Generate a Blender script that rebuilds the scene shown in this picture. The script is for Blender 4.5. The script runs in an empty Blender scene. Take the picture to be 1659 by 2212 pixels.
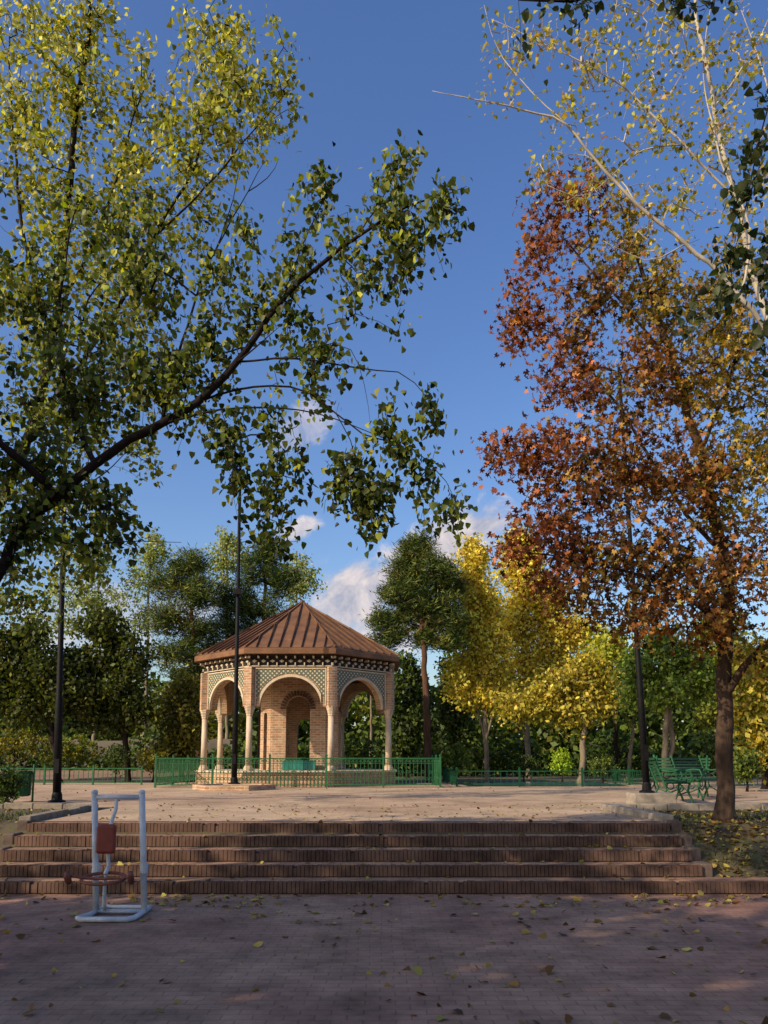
import bpy, math, random
import numpy as np
from mathutils import Vector, Matrix, noise
PI=math.pi
rng=np.random.default_rng(7); random.seed(7)
sc=bpy.context.scene; col=sc.collection
# ---------------------------------------------------------------- camera model
PITCH=math.radians(7); F=1687.0; CX=829.5; CY=1435.0; EYE=1.6
def P(px,py,Y):
    u=(px-CX)/F; v=(CY-py)/F
    dy=math.cos(PITCH)-v*math.sin(PITCH); dz=math.sin(PITCH)+v*math.cos(PITCH)
    t=Y/dy
    return Vector((u*t,Y,EYE+dz*t))
cam=bpy.data.cameras.new('camera'); co=bpy.data.objects.new('camera',cam); col.objects.link(co)
co.location=(0,0,EYE); co.rotation_euler=(PI/2+PITCH,0,0)
cam.sensor_width=36; cam.lens=F/2212*36; cam.shift_y=(CY-1106)/2212; cam.clip_end=3000; cam.clip_start=.05
sc.camera=co
DECK=0.73; YS=9.65; SX0,SX1=-4.97,3.98
# ---------------------------------------------------------------- materials
def newmat(name):
    m=bpy.data.materials.new(name); m.use_nodes=True
    nt=m.node_tree; b=nt.nodes['Principled BSDF']; return m,nt,b
def N(nt,t,**k):
    n=nt.nodes.new(t)
    for a,v in k.items(): setattr(n,a,v)
    return n
def ramp(nt,fac,stops):
    r=N(nt,'ShaderNodeValToRGB'); cr=r.color_ramp
    while len(cr.elements)<len(stops): cr.elements.new(.5)
    for e,(p,c) in zip(cr.elements,stops): e.position=p; e.color=(*c,1)
    nt.links.new(fac,r.inputs[0]); return r.outputs[0]
def noisy(name,c1,c2,scale=6,rough=.8,bump=.2,detail=6,metal=0,c3=None,stretch=None,dist=.02,spec=.5):
    m,nt,b=newmat(name)
    tc=N(nt,'ShaderNodeTexCoord'); vec=tc.outputs['Object']
    if stretch:
        mp=N(nt,'ShaderNodeMapping'); mp.inputs['Scale'].default_value=stretch; nt.links.new(vec,mp.inputs[0]); vec=mp.outputs[0]
    n=N(nt,'ShaderNodeTexNoise'); n.inputs['Scale'].default_value=scale; n.inputs['Detail'].default_value=detail; n.inputs['Roughness'].default_value=.65
    nt.links.new(vec,n.inputs['Vector'])
    st=[(.3,c1),(.7,c2)] if c3 is None else [(.3,c1),(.52,c2),(.72,c3)]
    c=ramp(nt,n.outputs['Fac'],st); nt.links.new(c,b.inputs['Base Color'])
    b.inputs['Roughness'].default_value=rough; b.inputs['Metallic'].default_value=metal; b.inputs['Specular IOR Level'].default_value=spec
    if bump:
        bp=N(nt,'ShaderNodeBump'); bp.inputs['Strength'].default_value=bump; bp.inputs['Distance'].default_value=dist
        nt.links.new(n.outputs['Fac'],bp.inputs['Height']); nt.links.new(bp.outputs[0],b.inputs['Normal'])
    return m
def bricky(name,c1,c2,mortar,bw,rh,ms=.01,coord='UV',dirt=(.5,1.1),dscale=.7,rough=.85,rot=0,bump=.5,warp=.0,tint=None):
    m,nt,b=newmat(name); b.inputs['Specular IOR Level'].default_value=.15
    tc=N(nt,'ShaderNodeTexCoord'); vec=tc.outputs[coord]
    mp=N(nt,'ShaderNodeMapping'); mp.inputs['Rotation'].default_value=(0,0,rot); nt.links.new(vec,mp.inputs[0]); v=mp.outputs[0]
    if warp:
        nw=N(nt,'ShaderNodeTexNoise'); nw.inputs['Scale'].default_value=1.3; nt.links.new(v,nw.inputs['Vector'])
        ml=N(nt,'ShaderNodeVectorMath',operation='SCALE'); ml.inputs['Scale'].default_value=warp; nt.links.new(nw.outputs['Color'],ml.inputs[0])
        ad=N(nt,'ShaderNodeVectorMath',operation='ADD'); nt.links.new(v,ad.inputs[0]); nt.links.new(ml.outputs[0],ad.inputs[1]); v=ad.outputs[0]
    br=N(nt,'ShaderNodeTexBrick'); br.inputs['Scale'].default_value=1
    br.inputs['Brick Width'].default_value=bw; br.inputs['Row Height'].default_value=rh; br.inputs['Mortar Size'].default_value=ms
    br.inputs['Mortar Smooth'].default_value=.3
    br.inputs['Color1'].default_value=(*c1,1); br.inputs['Color2'].default_value=(*c2,1); br.inputs['Mortar'].default_value=(*mortar,1)
    nt.links.new(v,br.inputs['Vector'])
    n=N(nt,'ShaderNodeTexNoise'); n.inputs['Scale'].default_value=dscale; n.inputs['Detail'].default_value=10; n.inputs['Roughness'].default_value=.72
    nt.links.new(vec,n.inputs['Vector'])
    d=ramp(nt,n.outputs['Fac'],[(.3,(dirt[0],)*3),(.7,(dirt[1],)*3)])
    mx=N(nt,'ShaderNodeMix',data_type='RGBA',blend_type='MULTIPLY'); mx.inputs[0].default_value=1
    nt.links.new(br.outputs['Color'],mx.inputs[6]); nt.links.new(d,mx.inputs[7]); cout=mx.outputs[2]
    if tint:
        n3=N(nt,'ShaderNodeTexNoise'); n3.inputs['Scale'].default_value=.35; n3.inputs['Detail'].default_value=3; nt.links.new(vec,n3.inputs['Vector'])
        f=ramp(nt,n3.outputs['Fac'],[(.42,(0,0,0)),(.62,(1,1,1))])
        m3=N(nt,'ShaderNodeMix',data_type='RGBA',blend_type='MULTIPLY'); m3.inputs[7].default_value=(*tint,1)
        nt.links.new(f,m3.inputs[0]); nt.links.new(cout,m3.inputs[6]); cout=m3.outputs[2]
    nt.links.new(cout,b.inputs['Base Color']); b.inputs['Roughness'].default_value=rough
    n2=N(nt,'ShaderNodeTexNoise'); n2.inputs['Scale'].default_value=25; n2.inputs['Detail'].default_value=5; nt.links.new(vec,n2.inputs['Vector'])
    ma=N(nt,'ShaderNodeMath',operation='MULTIPLY_ADD'); ma.inputs[1].default_value=-1.0; nt.links.new(br.outputs['Fac'],ma.inputs[0]); nt.links.new(n2.outputs['Fac'],ma.inputs[2])
    bp=N(nt,'ShaderNodeBump'); bp.inputs['Strength'].default_value=bump; bp.inputs['Distance'].default_value=.01
    nt.links.new(ma.outputs[0],bp.inputs['Height']); nt.links.new(bp.outputs[0],b.inputs['Normal'])
    return m
def leafmat(name,trans=.4,gloss=.35):
    m,nt,b=newmat(name)
    at=N(nt,'ShaderNodeAttribute'); at.attribute_name='Col'
    nt.links.new(at.outputs['Color'],b.inputs['Base Color']); b.inputs['Roughness'].default_value=.5
    b.inputs['Specular IOR Level'].default_value=gloss
    tr=N(nt,'ShaderNodeBsdfTranslucent')
    hs=N(nt,'ShaderNodeHueSaturation'); hs.inputs['Saturation'].default_value=1.15; hs.inputs['Value'].default_value=1.3
    nt.links.new(at.outputs['Color'],hs.inputs['Color']); nt.links.new(hs.outputs[0],tr.inputs['Color'])
    mx=N(nt,'ShaderNodeMixShader'); mx.inputs[0].default_value=trans
    nt.links.new(b.outputs[0],mx.inputs[1]); nt.links.new(tr.outputs[0],mx.inputs[2])
    nt.links.new(mx.outputs[0],nt.nodes['Material Output'].inputs[0]); return m
M={}
M['leaf']=leafmat('leaf',.4,.25); M['needle']=leafmat('needle',.15,.2); M['dry']=leafmat('dry_leaf',.2,.15)
M['bark_dark']=noisy('bark_dark',(.009,.006,.005),(.028,.020,.015),8,.95,.8,stretch=(1,1,.25),dist=.04,spec=.12)
M['bark_brown']=noisy('bark_brown',(.028,.018,.013),(.105,.064,.042),7,.95,.9,stretch=(1,1,.2),dist=.05,spec=.15)
M['bark_red']=noisy('bark_red',(.05,.026,.016),(.15,.075,.04),7,.95,.9,stretch=(1,1,.2),dist=.05,spec=.15)
M['bark_tan']=noisy('bark_tan',(.10,.075,.05),(.27,.21,.14),6,.9,.5,stretch=(1,1,.4),spec=.2)
M['bark_pale']=noisy('bark_pale',(.24,.20,.15),(.52,.46,.37),6,.85,.4,stretch=(1,1,.4))
M['paver']=bricky('paver',(.335,.205,.14),(.38,.24,.165),(.25,.155,.11),.2,.1,.006,'Object',(.42,1.25),1.6,warp=.05,bump=.35,tint=(.86,.76,.80))
M['deckpaver']=bricky('deck_paver',(.50,.35,.225),(.56,.40,.265),(.38,.26,.17),.42,.21,.007,'Object',(.55,1.15),1.0,warp=.03,bump=.3,tint=(.85,.8,.80))
M['tread']=bricky('tread_brick',(.38,.235,.155),(.43,.275,.185),(.28,.175,.12),.22,.075,.006,'Object',(.4,1.2),1.6,bump=.3,tint=(.80,.72,.76))
M['riserbrick']=noisy('riser_brick',(.04,.024,.019),(.17,.098,.07),2.2,.95,.4,spec=.12)
M['cheek']=noisy('edge_stone',(.07,.05,.04),(.18,.13,.10),5,.95,.4,spec=.12)
M['mortar']=noisy('mortar',(.03,.02,.017),(.06,.042,.033),9,.95,.2)
M['soil']=noisy('soil',(.045,.032,.018),(.085,.062,.028),1.3,.95,.7,c3=(.065,.072,.022),dist=.08)
M['kerb']=noisy('kerb_stone',(.12,.095,.07),(.28,.22,.165),5,.9,.5)
M['block']=noisy('pale_concrete',(.20,.16,.12),(.38,.31,.24),5,.9,.5)
M['brick']=bricky('pavilion_brick',(.50,.31,.18),(.60,.40,.24),(.32,.22,.15),.25,.085,.014,'UV',(.60,1.1),2)
M['brickred']=bricky('arch_brick',(.38,.19,.105),(.53,.31,.18),(.54,.42,.30),.25,.085,.014,'UV',(.55,1.1),2)
M['cream']=noisy('cream_stone',(.42,.33,.22),(.6,.49,.35),6,.7,.2)
M['stone']=noisy('column_stone',(.36,.26,.17),(.60,.46,.32),5,.6,.3,stretch=(1,1,.4))
M['roof']=noisy('copper_roof',(.11,.052,.025),(.23,.11,.048),2.2,.6,.15,metal=.1,spec=.3)
M['seam']=noisy('roof_seam',(.07,.032,.016),(.14,.065,.03),3,.6,.1,metal=.1,spec=.3)
M['darkwood']=noisy('dark_wood',(.012,.009,.008),(.035,.024,.018),6,.8,.2,spec=.2)
M['green']=noisy('green_paint',(.014,.07,.028),(.030,.12,.045),5,.5,.15,spec=.2)
M['greend']=noisy('dark_green_paint',(.006,.040,.018),(.012,.075,.03),5,.5,.15,spec=.2)
M['teal']=noisy('teal_tile',(.01,.10,.08),(.03,.20,.16),9,.35,.1)
M['black']=noisy('black_metal',(.004,.004,.0045),(.012,.011,.012),9,.6,.15,spec=.12)
M['white']=noisy('white_paint',(.34,.35,.38),(.60,.62,.66),4,.45,.2)
M['red']=noisy('red_plastic',(.12,.013,.008),(.22,.028,.016),7,.5,.1)
M['dred']=noisy('dark_red_paint',(.10,.03,.018),(.22,.06,.035),9,.6,.2)
M['wallbeige']=noisy('beige_render',(.10,.08,.06),(.18,.145,.11),.8,.9,.3)
M['earth']=noisy('red_earth',(.16,.09,.05),(.26,.16,.09),.5,.95,.3)
M['water']=noisy('pool_water',(.05,.16,.2),(.10,.26,.32),2,.08,.1)
def tilemat():
    m,nt,b=newmat('lattice_tile')
    tc=N(nt,'ShaderNodeTexCoord'); sp=N(nt,'ShaderNodeSeparateXYZ'); nt.links.new(tc.outputs['UV'],sp.inputs[0])
    def mth(op,a,c=None):
        n=N(nt,'ShaderNodeMath',operation=op)
        for i,v in enumerate((a,c)):
            if v is None: continue
            if isinstance(v,(int,float)): n.inputs[i].default_value=v
            else: nt.links.new(v,n.inputs[i])
        return n.outputs[0]
    u,v=sp.outputs[0],sp.outputs[1]; k=42
    s1=mth('SINE',mth('MULTIPLY',u,k)); s2=mth('SINE',mth('MULTIPLY',v,k))
    s3=mth('SINE',mth('MULTIPLY',mth('ADD',u,v),k/2)); s4=mth('SINE',mth('MULTIPLY',mth('SUBTRACT',u,v),k/2))
    a=mth('ABSOLUTE',mth('MULTIPLY',s1,s2)); c=mth('ABSOLUTE',mth('MULTIPLY',s3,s4))
    t=mth('ADD',mth('MULTIPLY',a,.55),mth('MULTIPLY',c,.6))
    cl=ramp(nt,t,[(.0,(.58,.45,.28)),(.28,(.52,.40,.24)),(.38,(.04,.06,.045)),(.66,(.07,.10,.07)),(.76,(.42,.28,.12))])
    nt.links.new(cl,b.inputs['Base Color']); b.inputs['Roughness'].default_value=.5
    return m
M['tile']=tilemat()
# ---------------------------------------------------------------- tagging / building
def tag(o,label=None,cat=None,group=None,kind=None):
    if label: o['label']=label
    if cat: o['category']=cat
    if group: o['group']=group
    if kind: o['kind']=kind
    return o
def empty(name,loc,rz=0,label=None,cat=None,group=None):
    o=bpy.data.objects.new(name,None); col.objects.link(o); o.location=loc; o.rotation_euler=(0,0,rz); o.empty_display_size=.2
    return tag(o,label,cat,group)
def rootloc(o):
    while o.parent: o=o.parent
    return Vector(o.location)
class MB:
    def __init__(s): s.v=[]; s.f=[]
    def add(s,vs,fs):
        k=len(s.v); s.v+= [Vector(a) for a in vs]; s.f+=[tuple(i+k for i in f) for f in fs]
    def box(s,c,sz,rz=0,mat=None):
        c=Vector(c); hx,hy,hz=sz[0]/2,sz[1]/2,sz[2]/2
        R=mat if mat else Matrix.Rotation(rz,3,'Z')
        vs=[c+R@Vector((x*hx,y*hy,z*hz)) for z in(-1,1) for y in(-1,1) for x in(-1,1)]
        s.add(vs,[(0,2,3,1),(4,5,7,6),(0,1,5,4),(2,6,7,3),(0,4,6,2),(1,3,7,5)])
    def bar(s,a,b,w,h):
        a=Vector(a);b=Vector(b);d=(b-a);L=d.length; d.normalize()
        up=Vector((0,0,1)) if abs(d.z)<.95 else Vector((0,1,0))
        x=d.cross(up).normalized(); z=x.cross(d)
        R=Matrix((x,d,z)).transposed()
        s.box((a+b)/2,(w,L,h),mat=R)
    def tube(s,pts,r,n=8,cap=True):
        pts=[Vector(p) for p in pts]
        if not isinstance(r,(list,tuple,np.ndarray)): r=[r]*len(pts)
        k=len(s.v); prev=None
        for i,p in enumerate(pts):
            d=(pts[min(i+1,len(pts)-1)]-pts[max(i-1,0)]).normalized()
            if prev is None:
                x=d.cross(Vector((0,0,1)) if abs(d.z)<.9 else Vector((1,0,0))).normalized()
            else: x=(prev-d*prev.dot(d)).normalized()
            prev=x; y=d.cross(x)
            for j in range(n):
                a=2*PI*j/n; s.v.append(p+(x*math.cos(a)+y*math.sin(a))*r[i])
        for i in range(len(pts)-1):
            for j in range(n):
                a=k+i*n+j; b=k+i*n+(j+1)%n; s.f.append((a,b,b+n,a+n))
        if cap:
            s.f.append(tuple(k+j for j in range(n))[::-1]); s.f.append(tuple(k+(len(pts)-1)*n+j for j in range(n)))
    def lathe(s,c,prof,n=12,a0=0,cap=True):
        c=Vector(c);k=len(s.v)
        for r,z in prof:
            for j in range(n):
                a=a0+2*PI*j/n; s.v.append(c+Vector((r*math.cos(a),r*math.sin(a),z)))
        for i in range(len(prof)-1):
            for j in range(n):
                a=k+i*n+j;b=k+i*n+(j+1)%n; s.f.append((a,b,b+n,a+n))
        if cap:
            s.f.append(tuple(k+j for j in range(n))[::-1]); s.f.append(tuple(k+(len(prof)-1)*n+j for j in range(n)))
    def build(s,name,mat,parent=None,smooth=False,loc=None,bevel=0):
        org=rootloc(parent) if parent else Vector(loc or (0,0,0))
        me=bpy.data.meshes.new(name); me.from_pydata([tuple(v-org) for v in s.v],[],s.f)
        me.materials.append(mat); me.update()
        uv=me.uv_layers.new(name='UVMap')
        for p in me.polygons:
            n=p.normal
            if abs(n.z)>.75: t=Vector((1,0,0)); q=Vector((0,1,0))
            else: t=Vector((-n.y,n.x,0)).normalized(); q=Vector((0,0,1))
            for li in p.loop_indices:
                w=me.vertices[me.loops[li].vertex_index].co+org
                uv.data[li].uv=(w.dot(t),w.dot(q))
            p.use_smooth=smooth
        o=bpy.data.objects.new(name,me); col.objects.link(o)
        if parent: o.parent=parent
        else: o.location=org
        if bevel:
            b=o.modifiers.new('bevel','BEVEL'); b.width=bevel; b.segments=2; b.limit_method='ANGLE'
        return o
def copy_tree(o,parent=None):
    c=o.copy(); col.objects.link(c); c.parent=parent
    for ch in list(o.children): copy_tree(ch,c)
    return c
# ---------------------------------------------------------------- leaves
def star():
    v=[(0,.28,0)]
    na=[-150,-75,-27,27,75,150]; ta=[-105,-50,0,50,105]
    for a in na: v.append((.34*math.sin(math.radians(a)),.28+.34*math.cos(math.radians(a)),.05))
    for a,r in zip(ta,[.5,.62,.78,.62,.5]): v.append((r*math.sin(math.radians(a)),.28+r*math.cos(math.radians(a)),-.14))
    return v,[(0,1+i,7+i,2+i) for i in range(5)]
TPL={'heart':([(0,0,0),(-.48,.08,.1),(-.40,.58,.08),(0,1.08,-.1),(.40,.58,.08),(.48,.08,.1)],[(0,1,2,3),(0,3,4,5)]),
 'plane':star(),
 'kite':([(0,0,0),(-.33,.45,.08),(0,1,0),(.33,.45,.08)],[(0,1,2,3)]),
 'needle':([(0,0,0),(-.07,.5,0),(0,1,0),(.07,.5,0)],[(0,1,2,3)])}
def unit(a): return a/np.maximum(np.linalg.norm(a,axis=1,keepdims=True),1e-6)
def leafmesh(name,pos,dr,size,cols,tpl,mat,parent=None,org=None,nrm=None):
    T,Q=TPL[tpl]; T=np.array(T); Q=np.array(Q); n=len(pos); k=len(T)
    dr=unit(dr)
    if nrm is None: nrm=rng.normal(size=(n,3))
    s=unit(np.cross(dr,nrm)); m=np.cross(s,dr)
    V=pos[:,None,:]+size[:,None,None]*(T[None,:,0:1]*s[:,None,:]+T[None,:,1:2]*dr[:,None,:]+T[None,:,2:3]*m[:,None,:])
    if org is None: org=rootloc(parent)
    V=V.reshape(-1,3)-np.array(org)
    FQ=(Q[None]+np.arange(n)[:,None,None]*k).reshape(-1,4)
    me=bpy.data.meshes.new(name); me.vertices.add(len(V)); me.vertices.foreach_set('co',V.astype(np.float32).ravel())
    me.loops.add(FQ.size); me.loops.foreach_set('vertex_index',FQ.astype(np.int32).ravel())
    me.polygons.add(len(FQ)); me.polygons.foreach_set('loop_start',(np.arange(len(FQ))*4).astype(np.int32))
    me.update(calc_edges=True)
    at=me.attributes.new('Col','FLOAT_COLOR','POINT')
    C=np.ones((n,k,4)); C[:,:,:3]=cols[:,None,:]; at.data.foreach_set('color',C.astype(np.float32).ravel())
    me.materials.append(mat); me.validate()
    o=bpy.data.objects.new(name,me); col.objects.link(o)
    if parent: o.parent=parent
    else: o.location=org
    return o
def palette(n,pal,t=None,jit=.18):
    pal=np.array(pal); k=len(pal)
    if t is None: t=rng.random(n)
    x=np.clip(t,0,.999)*(k-1); i=x.astype(int); f=(x-i)[:,None]
    c=pal[i]*(1-f)+pal[np.minimum(i+1,k-1)]*f
    return np.clip(c*(1+rng.normal(size=(n,1))*jit)*(1+rng.normal(size=(n,3))*.06),.004,.9)
def B(px,py,Y,rx,rz,n,ry=None,pal=None):
    c=P(px,py,Y); k=Y/1700
    return (np.array(c),np.array([rx*k,(ry if ry else (rx+rz)/2*k),rz*k*1.05]),int(n),pal)
def tree(name,label,cat,limbs,blobs,pal,bark,seed=1,leaf='heart',size=.07,per=10,spread=.14,droop=.6,group=None,
         gap=-.05,gscale=.9,rmin=.004,mat=None,crown='crown',thin=.5,sidesT=10,jit=.2,zpal=0,swell=.42,hang=0):
    global rng
    rng=np.random.default_rng(seed); noise.seed_set(seed)
    base=Vector(limbs[0][0][0]); root=empty(name,base,0,label,cat,group)
    npos=[];par=[];rad=[]; tb=MB()
    for li,(pts,r0,r1) in enumerate(limbs):
        pts=[Vector(p) for p in pts]
        if li>0:
            A=np.array([tuple(p) for p in npos]); j=int(np.argmin(np.linalg.norm(A-np.array(pts[0]),axis=1))); pts[0]=Vector(npos[j])
        else: j=-1
        L=[0]
        for a,b in zip(pts,pts[1:]): L.append(L[-1]+(b-a).length)
        tot=L[-1]; n=max(4,int(tot/.18)); out=[];rr=[]
        for i in range(n+1):
            d=tot*i/n; k=0
            while k<len(pts)-2 and d>L[k+1]: k+=1
            f=(d-L[k])/max(L[k+1]-L[k],1e-5)
            p0=pts[max(k-1,0)];p1=pts[k];p2=pts[k+1];p3=pts[min(k+2,len(pts)-1)]
            q=.5*((2*p1)+(-p0+p2)*f+(2*p0-5*p1+4*p2-p3)*f*f+(-p0+3*p1-3*p2+p3)*f**3)
            t=i/n; r=r0*(1-t)**.8+r1*(1-(1-t)**.8)
            if 0<i: q=q+noise.noise_vector(q*1.7)*min(.06,r*.9+.02)+noise.noise_vector(q*5)*min(.02,r*.4+.006)
            out.append(q);rr.append(r*(1+.12*noise.noise(q*4)))
        if li==0: rr[0]*=1.5; rr[1]*=1.15
        tb.tube(out,rr,sidesT if r0>.04 else 6)
        for i,q in enumerate(out):
            npos.append(q); par.append(j); rad.append(rr[i]); j=len(npos)-1
    nl=len(npos)
    sp=[];spp=[]
    for bi,(c,r,n,bp) in enumerate(blobs):
        k=0;tries=0
        while k<n and tries<n*12:
            tries+=1
            d=rng.normal(size=3); d/=np.linalg.norm(d); q=c+d*r*(rng.random()**swell)
            if noise.noise(Vector(q)*gscale/ max(.3,min(1.2,float(r[0]))))<gap and rng.random()>.15: continue
            sp.append(q);spp.append(bi);k+=1
            if hang and rng.random()<hang:
                h=q.copy()
                for _ in range(rng.integers(2,5)):
                    h=h+np.array([rng.normal()*.035,rng.normal()*.035,-.11]); sp.append(h.copy()); spp.append(bi)
    sp=np.array(sp);spp=np.array(spp)
    NP=np.zeros((nl+len(sp)*12,3)); NP[:nl]=np.array([tuple(p) for p in npos]); cnt=nl
    dl=np.array([np.min(np.linalg.norm(NP[:nl]-q,axis=1)) for q in sp]); order=np.argsort(dl)
    zmin=sp[:,2].min()-.6
    pen=np.zeros(len(NP)); pen[:nl]=np.where(NP[:nl,2]<min(zmin,NP[:nl,2].max()-.5),50,0)
    end=[];step=.2 if size<.12 else .35
    for oi in order:
        q=sp[oi]; D=np.linalg.norm(NP[:cnt]-q,axis=1)+pen[:cnt]+(.25*np.maximum(0,NP[:cnt,2]-q[2]) if not hang else 0)
        j=int(np.argmin(D)); a=NP[j].copy(); d=np.linalg.norm(q-a)
        k=int(min(8,max(1,math.ceil(d/step))))
        cpt=(a+q)/2+np.array([0,0,.16*d])+rng.normal(size=3)*.09*d
        pj=j
        for i in range(1,k+1):
            t=i/k; w=(1-t)**2*a+2*t*(1-t)*cpt+t*t*q
            NP[cnt]=w; par.append(pj); pj=cnt; cnt+=1
        end.append((oi,pj,j))
    cn=np.zeros(cnt)
    for oi,e,_ in end: cn[e]+=1
    for i in range(cnt-1,nl-1,-1):
        if par[i]>=nl: cn[par[i]]+=cn[i]
    tb.build('trunk',M[bark],root,smooth=True)
    bb=MB()
    for i in range(nl,cnt):
        r=rmin*max(cn[i],1)**thin; j=par[i]
        rp=r if j<nl else rmin*max(cn[j],1)**thin
        rp=min(rp,r*1.7)
        a=Vector(NP[j]);b=Vector(NP[i])
        if (b-a).length>1e-4: bb.tube([a,b],[rp,r],4 if r<.02 else 6,cap=False)
    if bb.v: bb.build('branches',M[bark],root)
    m=len(sp)*per; idx=np.repeat(np.arange(len(sp)),per)
    endp=np.zeros((len(sp),3)); pdir=np.zeros((len(sp),3))
    for oi,e,j in end:
        endp[oi]=NP[e]; pdir[oi]=NP[e]-NP[par[e]]
    pdir=unit(pdir)
    t=rng.random(m)**1.2
    pos=endp[idx]-pdir[idx]*(t*spread*2.2)[:,None]+rng.normal(size=(m,3))*spread*.55
    dr=rng.normal(size=(m,3))*.6+np.array([0,0,-droop])+pdir[idx]*.35
    sz=size*(.6+.7*rng.random(m))
    st=rng.random(len(sp))
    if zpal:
        zz=(endp[:,2]-endp[:,2].min())/max(1e-3,np.ptp(endp[:,2])); st=np.clip(st*(1-zpal)+zz*zpal,0,1)  # paler with height: sunlit top and shaded base put into leaf colour
    cols=palette(m,pal,np.clip(st[idx]+rng.normal(size=m)*.15,0,1),jit)
    for bi,(c,r,n,bp) in enumerate(blobs):
        if bp is not None:
            k=spp[idx]==bi
            if k.any(): cols[k]=palette(int(k.sum()),bp,None,jit)
    if leaf=='needle':
        dr=rng.normal(size=(m,3)); dr[:,2]=np.abs(dr[:,2])*.6+.1; pos=endp[idx]+rng.normal(size=(m,3))*spread*.45
    leafmesh(crown,pos,dr,sz,cols,leaf,mat or M['leaf'],root)
    return root
# ---------------------------------------------------------------- ground, plaza, deck, stairs
g=MB()
ys=[-120,YS,YS+1.6,14.6,60,900]; zs=[-.02,-.05,.70,.715,.715,.715]; xs=[-900,-60,-20,-7,7,20,60,900]
for y,z in zip(ys,zs):
    for x in xs: g.v.append(Vector((x,y,z)))
for i in range(len(ys)-1):
    for j in range(len(xs)-1):
        a=i*len(xs)+j; g.f.append((a,a+1,a+1+len(xs),a+len(xs)))
tag(g.build('ground',M['soil']),kind='structure')
pz=MB(); pz.add([(-30,-30,0),(30,-30,0),(30,YS+.02,0),(-30,YS+.02,0)],[(0,1,2,3)]); tag(pz.build('plaza',M['paver']),kind='structure')
dk=MB(); KY=14.7
dk.add([(SX0,YS+1.65,DECK),(SX1-.05,YS+1.65,DECK),(SX1-.05,KY,DECK),(SX0,KY,DECK)],[(0,1,2,3)])
dk.add([(-30,KY,DECK),(30,KY,DECK),(30,31,DECK),(-30,31,DECK)],[(0,1,2,3)])
tag(dk.build('deck',M['deckpaver']),kind='structure')
st=empty('staircase',(0,YS,0),0,'wide flight of five red brick steps with toothed brick risers up to the deck','steps')
rnd=random.Random(3)
for i in range(5):
    y0=YS+.35*i; z1=.146*(i+1); x0,x1=(-7.4,7.6) if i==0 else (SX0,SX1)
    tb=MB(); y1=y0+.35+(.02 if i<4 else .0)
    tb.box(((x0+x1)/2,(y0+.03+y1)/2,(z1-.02+z1-.17)/2),(x1-x0,y1-y0-.03,.15))
    s=tb.build('step',M['mortar'],st)
    t2=MB(); t2.box(((x0+x1)/2,(y0+.105+y1-.004)/2,z1-.012),(x1-x0,y1-y0-.109,.024)); t2.build('tread',M['tread'],s)
    rb=MB(); x=x0
    while x<x1-.03:
        w=.052+rnd.uniform(-.007,.007); pr=rnd.uniform(-.006,.006)+.014*noise.noise(Vector((x*.5,i*3,0))); dz=rnd.uniform(-.007,.002)
        if rnd.random()<.03: dz-=.03; pr+=.012
        rb.box((x+w/2,y0+.05+pr,z1-.066+dz/2),(w-.007,.102,.132+dz)); x+=w
    rb.build('riser_bricks',M['riserbrick'],s)
def stone_run(name,label,pts,w,h,z0,mat='kerb',L=.55):
    mb=MB(); r=random.Random(len(pts)+int(abs(pts[0][0]*10)))
    for a,b in zip(pts,pts[1:]):
        a=Vector((*a,0));b=Vector((*b,0));d=b-a;n=max(1,round(d.length/L));u=d.normalized();ang=math.atan2(u.y,u.x)
        for i in range(n):
            c=a+d*((i+.5)/n); hh=h+r.uniform(-.012,.012)
            mb.box((c.x,c.y,z0+hh/2),(d.length/n-.012,w+r.uniform(-.01,.01),hh),ang+r.uniform(-.015,.015))
    o=mb.build(name,M[mat],None,loc=(*pts[0],z0),bevel=.012); return tag(o,label,'kerb')
stone_run('kerb','low stone kerb edging the planting bed right of the deck in front of the lamp post',[(SX1+.1,11.4),(3.95,14.2),(9.5,14.2)],.18,.15,.68,'block')
stone_run('kerb','low stone kerb edging the planting bed left of the deck near the green bin',[(SX0-.1,11.2),(-5.3,14.5),(-12,14.9)],.16,.15,.66)
for sx,lab in((SX1+.09,'low stepped stone edging closing the right end of the steps'),(SX0-.09,'low stepped stone edging closing the left end of the steps')):
    mb=MB()
    for i in range(4):
        mb.box((sx+rnd.uniform(-.02,.02),YS+.54+.35*i,.146*(i+1)+.06),(.16,.30+rnd.uniform(-.03,.02),.22+rnd.uniform(-.03,.02)),rnd.uniform(-.06,.06))
    tag(mb.build('step_cheek',M['cheek'],None,loc=(sx,YS+.35,.1),bevel=.02),lab,'step end wall')
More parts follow.
